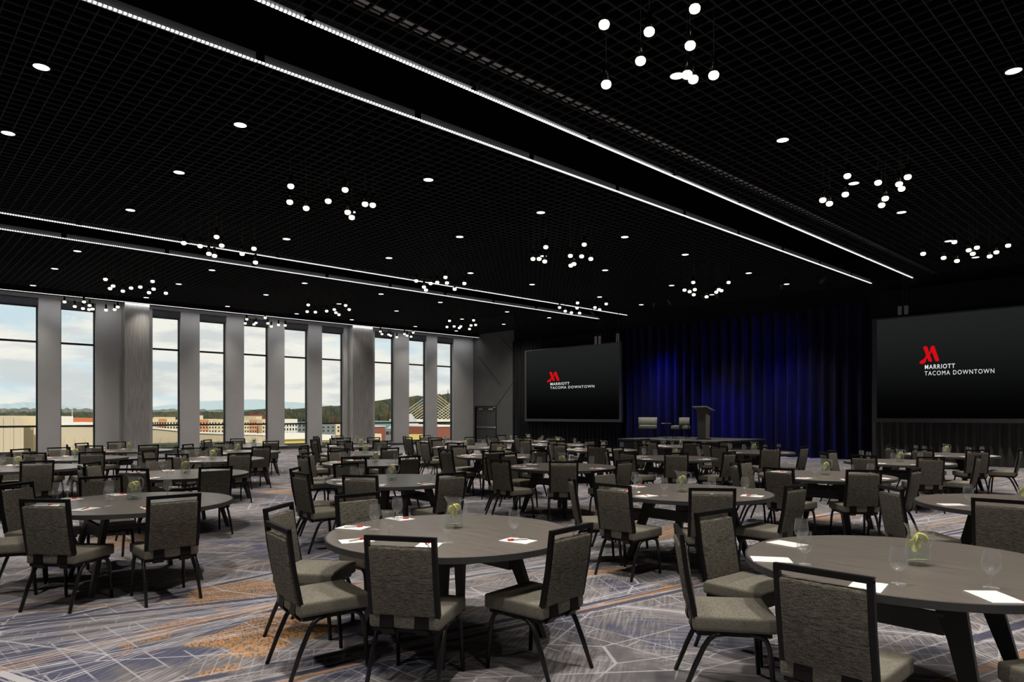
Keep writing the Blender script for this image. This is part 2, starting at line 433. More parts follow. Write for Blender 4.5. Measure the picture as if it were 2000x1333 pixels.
# window wall
WIN = [(-.42, .76), (1.50, 2.66), (3.38, 4.56), (5.25, 6.39), (8.39, 9.46), (10.22, 11.33), (12.10, 13.22), (13.97, 15.14), (15.85, 17.0), (18.77, 19.94), (20.87, 22.0), (22.73, 23.87)]
WT, WB = 5.58, .2
ww = MB()
edges = [YB] + [e for p in WIN for e in p] + [YS]
for i in range(0, len(edges), 2): ww.box(XW - .32, XW, edges[i], edges[i + 1], 0, 5.86)
for a, b in WIN: ww.box(XW - .32, XW, a, b, 0, WB)
ww.box(XW - .32, XW - .14, YB, YS, WT, 5.86)
ww.box(XW - .32, XW, YB, YS, 5.86, 7.0)
structure('wall_window', ww, PIERG)
structure('baseboard_window', MB().box(XW, XW + .02, YB, YS, 0, .11), mat('dark_base', (.06, .06, .06), .6))
for i, (a, b) in enumerate(WIN):
    wn = tag(bpy.data.objects.new('window_%d' % (i + 1), None), kind='structure'); COL.objects.link(wn); wn.location = (XW - .2, (a + b) / 2, WB)
    hw = (b - a) / 2; hh = WT - WB; t = .045
    fr = MB().box(-.05, .05, -hw, -hw + t, 0, hh).box(-.05, .05, hw - t, hw, 0, hh).box(-.05, .05, -hw + t, hw - t, 0, t).box(-.05, .05, -hw + t, hw - t, hh - t, hh)
    fr.obj('window_frame', FRAME, wn)
    zs = [1.16 - WB, 4.27 - WB]
    for z in zs: MB().box(-.06, .06, -hw + t, hw - t, z - .035, z + .035).obj('transom', FRAME, wn)
    lv = [t] + [q for z in zs for q in (z - .035, z + .035)] + [hh - t]
    for k in range(3): MB().box(-.006, .006, -hw + t, hw - t, lv[2 * k], lv[2 * k + 1]).obj('pane', PANE, wn)
    MB().box(.06, .24, -hw, hw, -.03, 0).obj('window_sill', SILL, wn)
    MB().box(.085, .19, -hw, hw, hh + .01, hh + .24).obj('shade_pocket', FRAME, wn)
ZS0 = 5.985
for (pa, pb), lb in (((244, 292), 'left'), ((689, 728), 'right')):
    xf = XW + .5
    structure('wall_column_%s' % lb, MB().box(XW, xf, ratio(pa) * -xf, ratio(pb) * -xf, 0, ZS0), METALCOL)

# door (double, grey) with its hardware
dr = tag(bpy.data.objects.new('door_1', None), kind='structure'); COL.objects.link(dr); dr.location = (-28.925, YS + .1, 0)
MB().box(-.925, -.865, -.12, .06, 0, 2.07).box(.865, .925, -.12, .06, 0, 2.07).box(-.865, .865, -.12, .06, 2.0, 2.07).obj('door_frame', BLACKMET, dr)
for s in (-1, 1):
    x0, x1 = (-.86, -.004) if s < 0 else (.004, .86)
    lf = MB().box(x0, x1, -.03, .03, .01, 1.99).obj('door_leaf', DOORG, dr)
    MB().box(x0 + .03, x1 - .03, -.034, -.03, .03, .20).obj('kick_plate', STEEL, lf)
    MB().box(x0 + .06, x1 - .03, -.09, -.06, .86, .91).box(x0 + .06, x0 + .12, -.06, -.03, .85, .92).box(x1 - .12, x1 - .03, -.06, -.03, .83, .94).obj('panic_bar', STEEL, lf)
    MB().box((x0 + x1) / 2 - .18, (x0 + x1) / 2 + .18, -.10, -.03, 1.86, 1.93).obj('door_closer', STEEL, lf)

# ------------------------------------------------------------------ open-cell ceiling grid and light tracks
CH = [(-20.72, -19.08), (-8.62, -7.34)]      # open channels between the grid fields
BAYS = [(XW + .56, CH[0][0] - .06), (CH[0][1] + .09, CH[1][0] - .06), (CH[1][1] + .09, 3.6)]
grid = tag(bpy.data.objects.new('ceiling_grid', None), kind='structure'); COL.objects.link(grid); grid.location = (0, 0, H)
Y0, Y1 = -2.0, YS
ny = int((Y1 - Y0) / .2)
ylist = [Y0 + .1 + .2 * k for k in range(ny + 1)]
vis = []
blade_y = MB().box(-.0065, .0065, Y0, Y1, 0, .022).mesh('grid_blade', GRID)
for x0, x1 in BAYS:
    x = x0 + .1
    while x < x1:
        put('grid_blade', blade_y, grid, (x, 0, 0)); x += .2
n_y = len(grid.children)
x0, x1 = BAYS[1]
blade_x = MB().box(x0, x1, -.005, .005, .002, .020).mesh('grid_blade', GRID)
for y in ylist: put('grid_blade', blade_x, grid, (0, y, 0))
rest = MB()
for x0, x1 in (BAYS[0], BAYS[2]):
    for y in ylist: rest.box(x0, x1, y - .005, y + .005, .002, .020)
tag(rest.obj('cross_blades', GRID, grid), kind='stuff')

def track(x, side, label):
    t = empty('light_track', (x, 0, H), 0, label, 'light track', 'light tracks along the ceiling channels')
    y = -1.2
    while y < YS - .3:
        y2 = min(y + 2.36, YS - .02)
        if side > 0: m = MB().box(-.031, -.023, y, y2, -.02, .12)
        else: m = MB().box(.014, .020, y, y2, .0, .10).box(.020, .075, y, y2, .0, .006)
        m.obj('track_profile', ALU, t)
        y += 2.48
    MB().box(-.016, .014, -1.2, YS - .02, -.016, .0).obj('led_strip', LED, t)
    return t
track(CH[1][0], 1, 'white LED light track, left one of the near pair crossing the ceiling')
track(CH[1][1], -1, 'white LED light track, right one of the near pair crossing the ceiling')
track(CH[0][1], -1, 'white LED light track, upper one of the far pair over the left tables')
track(CH[0][0], 1, 'white LED light track, lower one of the far pair over the left tables')
ZS = 5.97
structure('trim_soffit', MB().box(XW, XW + .54, YB, YS, ZS + .02, 7.0), HEAD)
wt = empty('light_track', (XW + .52, 0, ZS), 0, 'thin white LED light track along the top of the window wall', 'light track', 'light tracks along the ceiling channels')
MB().box(-.012, .012, YB, YS - .02, -.012, .0).obj('led_strip', LED, wt)
MB().box(-.03, .03, YB, YS - .02, .0, .02).obj('track_profile', BLACKMET, wt)
for k in range(9):                           # the strip's own downward wash
    L = bpy.data.lights.new('wash_lamp', 'AREA'); L.shape = 'RECTANGLE'; L.size = .03; L.size_y = 3.0; L.energy = WALL_W; L.color = (.97, .98, 1); L.spread = R(150)
    lo = bpy.data.objects.new('wash_lamp', L); COL.objects.link(lo); lo.parent = wt; lo.location = (.03, YB + 1.6 + k * 3.2, -.03); lo.rotation_euler = (0, R(10), 0)
# black drop sides of the channels, hanging wires
for a, b in CH:
    for x in (a - .045, b + .03):
        pass
sl = empty('slot_diffuser', (-6.62, 0, H + .024), 0, 'grey two-slot air diffuser seen as dashes through the ceiling grid', 'air diffuser')
wd_ = MB(); nr_ = MB()
for y in ylist:
    wd_.box(-.03, .03, y + .035, y + .165, 0, .02); nr_.box(-.098, -.083, y + .035, y + .165, 0, .02)
tag(wd_.obj('wide_slots', DUCT, sl), kind='stuff'); tag(nr_.obj('narrow_slots', DUCT, sl), kind='stuff')

# ------------------------------------------------------------------ recessed downlights (regular grid)
DX = [(-29.05, 'line closest to the windows'), (-25.25, 'second line from the windows'), (-22.1, 'third line from the windows'),
      (-16.85, 'line just right of the far light tracks'), (-13.6, 'line midway between both pairs of light tracks'), (-10.71, 'line just left of the near light tracks'),
      (-5.13, 'line just right of the near light tracks'), (-2.0, 'line at the far right'), (1.2, 'line outside the right edge')]
DY = [-1.2, 1.66, 4.26, 7.9, 11.02, 14.1, 16.9, 20.6, 23.3]
trim_me = MB().lathe([(.085, 0), (.105, -.006), (.105, .03), (.085, .03)], 20).mesh('trim_ring', BLACKPL)
lens_me = MB().disc(.092, 0, 20, False).mesh('lens', DISC)
for x, ln in DX:
    seen = 0
    for y in DY:
        Z = -SN * x + CS * y
        vis = False
        if Z > 1:
            px, py, _ = proj(x, y, H); vis = -10 < px < 2010 and -10 < py < HOR
        if vis: seen += 1
        lb = ('recessed downlight, %s from camera, %s' % (ORD[seen - 1], ln)) if vis else 'round white recessed downlight outside the picture'
        d = empty('recessed_downlight', (x, y, H - .004), 0, lb, 'ceiling light', 'recessed ceiling downlights')
        put('trim_ring', trim_me, d); put('lens', lens_me, d, (0, 0, -.004))
        L = bpy.data.lights.new('downlight_lamp', 'SPOT'); L.energy = SPOT_W; L.spot_size = R(88); L.spot_blend = .9
        L.shadow_soft_size = .07; L.color = (1, .93, .84)
        if x < -28: L.energy = SPOT_W * .35
        elif x < -24: L.spot_size = R(140); L.spot_blend = 1.0; L.energy = SPOT_W * .85
        lo = bpy.data.objects.new('downlight_lamp', L); COL.objects.link(lo); lo.parent = d; lo.location = (0, 0, -.03)

# ------------------------------------------------------------------ pendant clusters
CL = {
 'nearest cluster at the top of the picture': [(1180,48),(1268,62),(1357,17),(1348,89),(1251,119),(1184,165),(1342,146),(1354,155),(1394,147)],
 'cluster left of the near light tracks': [(568,364),(566,395),(598,407),(641,393),(674,371),(679,415),(687,425),(713,399),(728,401)],
 'cluster crossing the upper far light track': [(359,475),(391,481),(423,463),(433,480),(408,496),(419,500),(473,496),(496,486),(499,513)],
 'cluster on the far light tracks left of centre': [(813,549),(828,561),(832,567),(841,554),(854,552),(870,542),(873,553),(888,565),(907,554)],
 'cluster above the left metal column': [(206,546),(215,564),(221,559),(240,569),(256,563),(274,561),(291,572),(298,550),(300,565),(324,573)],
 'cluster in front of the second window': [(126,590),(146,599),(164,590),(175,597),(162,603),(174,605),(181,604),(207,606),(224,605),(230,600)],
 'cluster above the sixth and seventh windows': [(602,596),(600,609),(616,610),(638,608),(653,605),(656,611),(662,615),(675,597),(682,605)],
 'cluster in front of the fifth window top': [(482,624),(479,632),(496,634),(500,631),(518,621),(523,632),(530,638),(544,635),(557,636)],
 'cluster high above the left screen': [(1041,506),(1053,506),(1064,511),(1066,483),(1114,500),(1115,519),(1121,516),(1136,501),(1141,478),(1154,506)],
 'cluster at the right end of the far light tracks': [(1093,601),(1104,608),(1116,611),(1128,592),(1127,602),(1132,612),(1162,601),(1171,605),(1184,594)],
 'cluster above the exit door': [(878,627),(873,639),(887,638),(897,641),(900,638),(925,626),(920,636),(929,635),(917,643)],
 'cluster in front of the eighth window top': [(743,648),(746,653),(759,654),(763,656),(775,659),(790,653),(795,656),(803,658),(807,650)],
 'cluster above the stage chairs': [(1354,552),(1337,567),(1347,570),(1357,566),(1355,576),(1380,580),(1399,571),(1409,568),(1423,552),(1404,566)],
 'cluster high at the right below the grid': [(1655,344),(1607,391),(1620,398),(1651,380),(1715,357),(1756,360),(1773,346),(1761,369),(1729,388),(1722,401)],
 'cluster above the right screen': [(1803,496),(1864,473),(1843,504),(1869,510),(1892,489),(1908,484),(1900,496),(1933,501),(1946,493),(1969,480)],
}
glow_me = MB().lathe([(0, -.042), (.030, -.040), (.048, -.028), (.056, -.008), (.056, .012), (.046, .028), (.030, .034)], 16).mesh('diffuser', GLOW)
hous_me = MB().lathe([(.032, .03), (.034, .034), (.034, .19), (.030, .20), (.006, .205), (.006, .22)], 14).mesh('housing', GLOSSBLK)
ZP = 5.5
for cn, pts in CL.items():
    ym = sum(p[1] for p in pts) / len(pts); Zm = (ZP - EYE) * F / (HOR - ym)
    hung = []
    for k, (px, py) in enumerate(sorted(pts)):
        z0 = ZP + .6 * (ym - py) * Zm / F
        for q in range(25):                  # keep the lamps of a cluster clear of each other's cords
            z = z0 + .035 * ((q + 1) // 2) * (1 if q % 2 else -1); p = w(px, py, z)
            if all((p.xy - o.xy).length > .15 for o in hung): break
        hung.append(p)
        o = empty('pendant_lamp', p, 0, 'glowing pendant lamp, %s from left, %s' % (ORD[k], cn), 'pendant lamp', 'pendant lamps in the ' + cn)
        put('diffuser', glow_me, o); put('housing', hous_me, o)
        MB().tube([(0, 0, .21), (0, 0, 7.0 - z)], .004, 5).obj('cord', BLACKPL, o)

# ------------------------------------------------------------------ drapes, screens, stage
def drape(name, x0, x1, y, z0, z1, m, label, amp=.055, per=.24, seed=1):
    rnd = random.Random(seed); n = int((x1 - x0) / .035); mb = MB(); vs = []
    ph = 0; rows = (z0, z0 + .3 * (z1 - z0), z0 + .7 * (z1 - z0), z1); prof = []
    for i in range(n + 1):
        ph += 2 * PI * .035 / per * (.75 + .5 * rnd.random()); prof.append((ph, .65 + .5 * rnd.random()))
    for j, z in enumerate(rows):
        sp = (1.25, 1.1, 1.0, .9)[j]
        for i in range(n + 1):
            p, a = prof[i]
            vs.append((x0 + (x1 - x0) * i / n, y + amp * sp * math.sin(p + .25 * j) * (1 if a > .7 else .8), z))
    fs = [(j * (n + 1) + i, j * (n + 1) + i + 1, (j + 1) * (n + 1) + i + 1, (j + 1) * (n + 1) + i) for j in range(len(rows) - 1) for i in range(n)]
    mb.add(vs, fs, True)
    return tag(mb.obj(name, m), label, 'curtain')
YD = 25.12
xa, xb = on_y(1214, YD), on_y(1702, YD)
drape('stage_drape', XD + .03, xa, YD, .015, 5.5, CURTL, 'black pleated floor-length drape behind the left screen', seed=2)
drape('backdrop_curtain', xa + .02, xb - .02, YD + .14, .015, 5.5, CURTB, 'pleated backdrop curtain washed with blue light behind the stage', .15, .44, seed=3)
drape('stage_drape', xb, XR - .1, YD, .015, 5.5, CURT, 'black pleated drape toned lit grey, hanging below and behind the right screen', seed=4)

structure('trim_5', MB().box(xb, XR - .1, YD - .145, YD - .125, 4.85, 5.75), HEAD)      # black valance above the right screen

def text_mesh(s, size, m, name, sp=1.0, bold=0.):
    cu = bpy.data.curves.new(name, 'FONT'); cu.body = s; cu.size = size; cu.space_character = sp; cu.offset = bold; cu.extrude = .001
    t = bpy.data.objects.new(name, cu); COL.objects.link(t)
    me = bpy.data.meshes.new_from_object(t.evaluated_get(bpy.context.evaluated_depsgraph_get()))
    bpy.data.objects.remove(t); bpy.data.curves.remove(cu)
    me.materials.clear(); me.materials.append(m)
    return me
YSC = 24.86
def screen(xl, xr, zt, zb, label, tx, ty, wid, UV):
    cx, cz = (xl + xr) / 2, (zt + zb) / 2; hw, hh = (xr - xl) / 2, (zt - zb) / 2
    s = empty('projection_screen', (cx, YSC, cz), 0, label, 'screen', 'large projection screens on the stage wall')
    MB().box(-hw, hw, -.01, .01, -hh, hh).obj('screen_surface', SCREEN, s)
    e = .13
    MB().box(-hw - e, -hw, -.03, .09, -hh - e, hh + .05).box(hw, hw + e, -.03, .09, -hh - e, hh + .05).box(-hw, hw, -.03, .09, -hh - e, -hh).box(-hw, hw, -.03, .09, hh, hh + .05).obj('screen_frame', mat('black_screen_frame', (.035, .036, .04), .5), s)
    for sx in (-.7, .7): MB().tube([(hw * sx, .04, hh + .03), (hw * sx, .04, 7.0 - cz)], .012, 6).obj('hanger_rod', BLACKMET, s)
    # wording, from left edge tx (world x), baseline of the lower line at height ty
    Mx = Matrix.Rotation(R(90), 4, 'X')
    me2 = text_mesh('TACOMA DOWNTOWN', .2, SWHITE, 'lower_lettering', 1.22)
    me1 = text_mesh('MARRIOTT', .2, SWHITE, 'upper_lettering', 1.22, .003)
    xs = [v.co.x for v in me2.vertices]; ys = [v.co.y for v in me1.vertices]
    k = wid / (max(xs) - min(xs)); ky = 57 * UV / (max(ys) - min(ys))
    for me, dz in ((me1, 83 * UV), (me2, 0)):
        for v in me.vertices: v.co.x *= k; v.co.y *= ky
        me.transform(Matrix.Translation((tx - cx, -.014, ty - cz + dz)) @ Mx)
    put('upper_lettering', me1, s); put('lower_lettering', me2, s)
    u = wid / 905.0                          # emblem, laid out in the units of the wording
    ex, ez = tx - cx, ty - cz
    def Q(p): return ((p[0] - 710) * u, (1035 - p[1]) * UV)
    M = Matrix.Translation((ex, -.014, ez)) @ Mx
    eb = MB()
    for poly in ([(690, 668), (715, 655), (745, 662), (815, 852), (790, 862), (765, 852)],
                 [(790, 680), (815, 655), (845, 662), (912, 850), (885, 862), (855, 848)],
                 [(742, 740), (752, 778), (722, 868), (690, 884), (648, 880), (640, 860), (662, 838), (700, 822), (725, 790)],
                 [(790, 680), (812, 700), (800, 760), (780, 758)]):
        eb.prism([Q(p) for p in poly][::-1], M, .003)
    eb.obj('red_emblem', SRED, s)
    return s
zq = lambda px, py: z_at(on_y(px, YSC), YSC, py)
sxl, sxr = on_y(1029, YSC), on_y(1210, YSC)
screen(sxl, sxr, zq(1029, 687), zq(1120, 819), 'left dark projection screen with red emblem and white wording', on_y(1075, YSC), zq(1075, 760.5), on_y(1161, YSC) - on_y(1075, YSC), .00227)
rxl = on_y(1713, YSC)
screen(rxl, rxl + (sxr - sxl), zq(1713, 626), zq(1713, 817.5), 'right dark projection screen with red emblem, cut by the picture edge', on_y(1806, YSC), zq(1806, 734), on_y(1942, YSC) - on_y(1806, YSC), .0025)
# small rigging brackets above the screens
YBR = 24.5
zb_ = lambda px, py: z_at(on_y(px, YBR), YBR, py)
for px0, px1, py0, py1, lb in ((1162, 1174, 657, 673, 'small grey bracket hanging above the right end of the left screen'),
                               (1754, 1774, 598, 615, 'small grey projector mount above the left end of right screen'),
                               (1204, 1210, 652, 668, 'narrow grey hanger beside the top right corner of left screen')):
    x0, x1 = on_y(px0, YBR), on_y(px1, YBR); z1, z0 = zb_((px0 + px1) / 2, py0), zb_((px0 + px1) / 2, py1)
    b = empty('rigging_bracket', ((x0 + x1) / 2, YBR, z0), 0, lb, 'bracket')
    hw = (x1 - x0) / 2
    MB().box(-hw, -hw * .25, -.03, .03, 0, z1 - z0).obj('bracket_plate', ALU, b)
    MB().box(hw * .25, hw, -.03, .03, 0, z1 - z0).obj('bracket_plate', ALU, b)
    MB().box(-hw, hw, .03, .05, (z1 - z0) * .4, (z1 - z0) * .6).tube([(0, .04, (z1 - z0) * .5), (0, .04, 7.0 - z0)], .015, 6).obj('bracket_bar', BLACKMET, b)

ZST = .7
stg = empty('stage_platform', (-13.8, 22.2, 0), 0, 'low black stage platform in front of the blue curtain', 'stage')
MB().box(-2.0, 2.0, -1.8, 1.8, ZST - .05, ZST).obj('stage_deck', STAGE, stg)
MB().box(-1.96, 1.96, -1.76, 1.76, 0, ZST - .05).obj('stage_skirt', SKIRT, stg)

def lounge(px, rz, lb):
    y = 22.3; x = on_y(px, y)
    t = empty('lounge_chair', (x, y, ZST + .007), rz, lb, 'armchair', 'armless lounge chairs on the stage')
    bmobj('seat', cushion(.66, .60, .14, .035, Matrix.Translation((0, .03, .40))), LOUNGE, t)
    vs = []; n = 14                          # wrap-around back
    bk = MB()
    for i in range(n + 1):
        a = PI + PI * i / n; r = .36
        for (rr, z) in ((r, .34), (r + .01, .78), (r - .07, .78), (r - .08, .34)):
            vs.append((rr * math.cos(a) * .98, rr * math.sin(a) * .85 + .02, z))
    fs = []
    for i in range(n):
        for k in range(4): fs.append((i * 4 + k, i * 4 + (k + 1) % 4, (i + 1) * 4 + (k + 1) % 4, (i + 1) * 4 + k))
    fs += [(0, 1, 2, 3), tuple(n * 4 + k for k in (3, 2, 1, 0))]
    bk.add(vs, fs, True).obj('backrest', LOUNGE, t)
    for sx in (-1, 1):
        for sy in (-1, 1): MB().bar((sx * .24, sy * .20 + .02, .34), (sx * .29, sy * .26 + .02, 0), .045, .045, .028, .028).obj('leg', BLACKMET, t)
lounge(1265, R(180 + 40), 'left grey lounge chair on the stage facing the room')
lounge(1331, R(112), 'right grey lounge chair on the stage turned sideways beside lectern')
y = 22.1; x = on_y(1301, y)
t = empty('side_table', (x, y, ZST), 0, 'small slim side table between the two lounge chairs on stage', 'side table')
MB().lathe([(0, .55), (.19, .55), (.19, .57), (0, .57)], 18).obj('table_top', BRASS, t)
MB().tube([(0, 0, .02), (0, 0, .55)], .016, 8).obj('pole', BLACKMET, t)
MB().lathe([(0, 0), (.15, 0), (.15, .015), (0, .03)], 18).obj('base', BLACKMET, t)
y = 21.9; x = on_y(1374, y)
t = empty('lectern', (x, y, ZST), R(0), 'tall dark grey lectern standing on the stage right of chairs', 'lectern')
Q6 = [(0, 3, 2, 1), (4, 5, 6, 7), (0, 1, 5, 4), (1, 2, 6, 5), (2, 3, 7, 6), (3, 0, 4, 7)]
MB().add([(-.15, -.13, 0), (.15, -.13, 0), (.15, .14, 0), (-.15, .14, 0), (-.18, -.17, 1.14), (.18, -.17, 1.14), (.18, .17, 1.05), (-.18, .17, 1.05)], Q6).obj('body', LECT, t)
MB().add([(.1505, -.12, .02), (.1505, .13, .02), (.179, .15, 1.03), (.179, -.15, 1.10), (.1585, -.12, .02), (.1585, .13, .02), (.186, .15, 1.03), (.186, -.15, 1.10)], Q6).obj('lit_side_panel', LECTS, t)
MB().add([(-.29, -.28, 1.17), (.29, -.28, 1.17), (.29, .28, 1.03), (-.29, .28, 1.03), (-.29, -.28, 1.195), (.29, -.28, 1.195), (.29, .28, 1.055), (-.29, .28, 1.055)], Q6).obj('reading_top', mat('light_grey_top', (.30, .30, .30), .4), t)
MB().box(-.20, .20, -.18, .19, 0, .03).obj('base', BLACKMET, t)

# blue wash lamps hung from the ceiling before the backdrop
for k, (px, e, aim, sz) in enumerate(((1270, .25, 2.6, 40), (1328, 1.0, 2.6, 44), (1392, .45, 1.6, 28), (1446, 1.1, 1.0, 26), (1520, .30, 2.0, 40), (1588, 1.2, .8, 24), (1440, .15, 3.0, 60))):
    x = on_y(px, YD)
    off = (2.4, -2.2, 2.0, -1.2, 1.6, -2.6, 4.6)[k]
    u = empty('stage_spotlight', (x + off, 22.0, H), 0, 'small black spotlight on the ceiling throwing blue light, %s from left before the backdrop' % ORD[k], 'stage light', 'blue spotlights hung before the backdrop')
    d = Vector((-off, 25.2 - 22.0, aim - 5.85)).normalized(); M = Matrix.Translation((0, 0, -.30)) @ d.to_track_quat('Z', 'Y').to_matrix().to_4x4()
    MB().lathe([(0, -.12), (.05, -.12), (.065, -.05), (.065, .12), (.055, .12), (.055, .06)], 14, M).obj('lamp_body', BLACKPL, u)
    MB().disc(.054, .06, 14, True, M).obj('lens', emis('blue_lens', (.02, .03, 1), 1.5), u)
    MB().tube([(0, 0, -.24), (0, 0, 7.0 - H)], .012, 6).obj('hanger', BLACKMET, u)
    L = bpy.data.lights.new('spot_lamp', 'SPOT'); L.energy = BLUE_W * e; L.color = (.012, .016, 1.0); L.spot_size = R(sz); L.spot_blend = 1; L.shadow_soft_size = .05
    lo = bpy.data.objects.new('spot_lamp', L); COL.objects.link(lo); lo.parent = u; lo.location = Vector((0, 0, -.30)) + d * .14
    lo.rotation_euler = d.to_track_quat('-Z', 'Y').to_euler()

for k, u in enumerate(sorted([o for o in COL.objects if o.name.startswith('stage_spotlight')], key=lambda o: proj(*o.location)[0])):
    u['label'] = 'small black spotlight on the ceiling throwing blue light, %s from left before the backdrop' % ORD[k]

# ------------------------------------------------------------------ tables and place settings
HT = .75; RT = .885
TAB = {  # key: (centre pixel at table height, name used in labels, chairs as (angle, distance of the back from the centre))
 'T1': ((882, 1040), 'front centre table', [(180, 1.30), (218, 1.33), (262, 1.24), (308, 1.13), (1, 1.12)]),
 'T2': ((1773, 1099), 'nearest table at lower right', [(180, 1.25), (221, 1.29), (-88, 1.30), (-30, 1.27)]),
 'T3': ((263, 981), 'front left table', [(181, 1.27), (220, 1.26), (256, 1.25), (312, 1.14), (1, 1.16)]),
 'T4': ((772, 938), 'table straight behind the front centre table', [(185, 1.08), (232, 1.27), (269, 1.30), (308, 1.20), (0, 1.18)]),
 'T5': ((1345, 961), 'nearest table below the lectern', [(180, 1.2), (232, 1.30), (267, 1.28), (313, 1.20), (1, 1.19)]),
 'T6': ((1613, 929), 'nearest table below the blue curtain', [(180, 1.2), (222, 1.25), (267, 1.26), (315, 1.12), (0, 1.12)]),
 'T7': ((1998, 986), 'table cut by the right edge', [(229, 1.27), (274, 1.33)]),
 'T8': ((1098, 912), 'nearest table below the left screen', None),
 'T9': ((1311, 895), 'second table below the lectern', None),
 'T10': ((1755, 903), 'nearer table below the right screen', None),
 'T11': ((1855, 889), 'farther table below the right screen', None),
 'T12': ((1472, 883), 'farthest table below the blue curtain', None),
 'T13': ((1335, 872), 'farthest table before the stage chairs', None),
 'T14': ((1172, 879), 'table under right end of left screen', None),
 'TA': ((1030, 862), 'farthest table below the left screen', None),
 'TB': ((1090, 869), 'second farthest table below left screen', None),
 'T16': ((975, 891), 'nearest table below the exit door', None),
 'T17': ((910, 874), 'second table below the exit door', None),
 'T18': ((870, 863), 'farthest table left of the exit door', None),
 'T19': ((730, 904), 'nearest table below the right metal column', None),
 'T20': ((706, 886), 'second table below the right metal column', None),
 'T21': ((700, 871), 'third table below the right metal column', None),
 'T22b': ((695, 863.5), 'farthest table near the right metal column', None),
 'T23': ((357, 926), 'nearest table below the third window', None),
 'T24': ((420, 897), 'table below the fourth window', None),
 'T25': ((468, 883), 'nearer table below the fifth window', None),
 'T22': ((496, 871.5), 'farther table below the fifth window', None),
 'T26': ((257, 880), 'table below the left metal column', None),
 'T27': ((150, 895), 'table below the second window', None),
 'T28': ((45, 914), 'table below the first window', None),
}
DEF = [(180, 1.22), (222, 1.26), (265, 1.27), (310, 1.18), (0, 1.18)]
SEAT = ['far left', 'left', 'near left', 'front', 'near right']

def make_table():
    t = empty('banquet_table', (0, 0, 0), 0, 'x', 'table', 'round grey wood banquet tables')
    n = 72
    MB().lathe([(0, HT - .040), (RT - .012, HT - .040), (RT - .012, HT), (0, HT)], n, smooth=False).obj('tabletop', WOOD, t)
    MB().lathe([(RT - .012, HT - .040), (RT - .001, HT - .040), (RT, HT - .039), (RT, HT - .001), (RT - .001, HT), (RT - .012, HT)], n, smooth=False).obj('edge_band', EDGE, t)
    for sx in (-1, 1):
        for sy in (-1, 1):                   # flat tapered plate leg, splayed both ways
            pl = [(.20, HT - .04), (.345, HT - .04), (.49, 0), (.435, 0), (.29, .46), (.225, .60)]
            yo = lambda z: .29 + .17 * (HT - z) / HT
            n6 = len(pl); vs = [(sx * x, sy * (yo(z) - .02), z) for x, z in pl] + [(sx * x, sy * (yo(z) + .02), z) for x, z in pl]
            MB().add(vs, [tuple(range(n6)), tuple(range(n6, 2 * n6))[::-1]] + [(i, (i + 1) % n6, n6 + (i + 1) % n6, n6 + i) for i in range(n6)]).obj('leg', TLEG, t)
    for sy in (-1, 1):
        MB().box(-.27, .27, sy * .335 - .018, sy * .335 + .018, .47, .58).obj('cross_beam', TLEG, t)
        MB().box(-.50, .50, sy * .30 - .03, sy * .30 + .03, HT - .065, HT - .04).obj('top_rail', TLEG, t)
    MB().box(-.02, .02, -.33, .33, .50, .54).obj('stretcher', TLEG, t)
    return t

def make_chair():
    t = empty('banquet_chair', (0, 0, 0), 0, 'x', 'chair', 'banquet chairs around the tables')
    bmobj('seat', cushion(.46, .46, .088, .020, Matrix.Translation((0, .005, .425)), .94, .012), SEATFAB, t)
    MB().box(-.205, .205, -.20, .205, .355, .384).obj('seat_frame', BLACKMET, t)
    yb0, zb0, yb1, zb1 = -.212, .455, -.285, .905         # line of the back
    fr = MB()
    def at(f): return (yb0 + (yb1 - yb0) * f, zb0 + (zb1 - zb0) * f)
    y0, z0 = at(0); y1, z1 = at(1); ym, zm = at(.5); ym -= .008
    for s in (-1, 1):
        fr.bar((s * .2, y0, z0), (s * .2, ym, zm), .028, .026).bar((s * .2, ym, zm), (s * .2, y1, z1), .028, .026)
    fr.bar((-.213, y1, z1), (.214, y1, z1), .026, .028).bar((-.2, y0, z0 + .01), (.2, y0, z0 + .01), .022, .026)
    fr.obj('back_frame', BLACKMET, t)
    # upholstered panel, padded both sides
    bm = cushion(.375, .405, .045, .014, None, 1, 0, 2)
    d = Vector((0, yb1 - yb0, zb1 - zb0)).normalized()
    yc, zc = at(.455); nrm = Vector((0, d.z, -d.y))
    M = Matrix(((1, 0, 0, 0), (0, d.y, nrm.y, yc - .004), (0, d.z, nrm.z, zc), (0, 0, 0, 1)))
    bmesh.ops.transform(bm, matrix=M, verts=bm.verts); bmesh.ops.recalc_face_normals(bm, faces=bm.faces)
    bmobj('backrest', bm, FAB, t)
    for s in (-1, 1):
        MB().bar((s * .105, -.19, .345), (s * .105, -.226, .385), .085, .016).bar((s * .105, -.226, .385), (s * .105, -.216, .47), .085, .016).obj('back_bracket', BLACKMET, t)
    for s in (-1, 1):
        pf = [(s * .215, .215, 0), (s * .208, .198, .22), (s * .205, .188, .30), (s * .202, .172, .34), (s * .198, .145, .362), (s * .19, .08, .368)]
        MB().tube(pf, [.0135] + [.0155] * 5, 8).obj('leg', LEGMET, t)
        pr = [(s * .215, -.285, 0), (s * .208, -.215, .18), (s * .205, -.165, .29), (s * .202, -.135, .335), (s * .198, -.10, .36), (s * .19, -.03, .368)]
        MB().tube(pr, [.0135] + [.0155] * 5, 8).obj('leg', LEGMET, t)
    return t

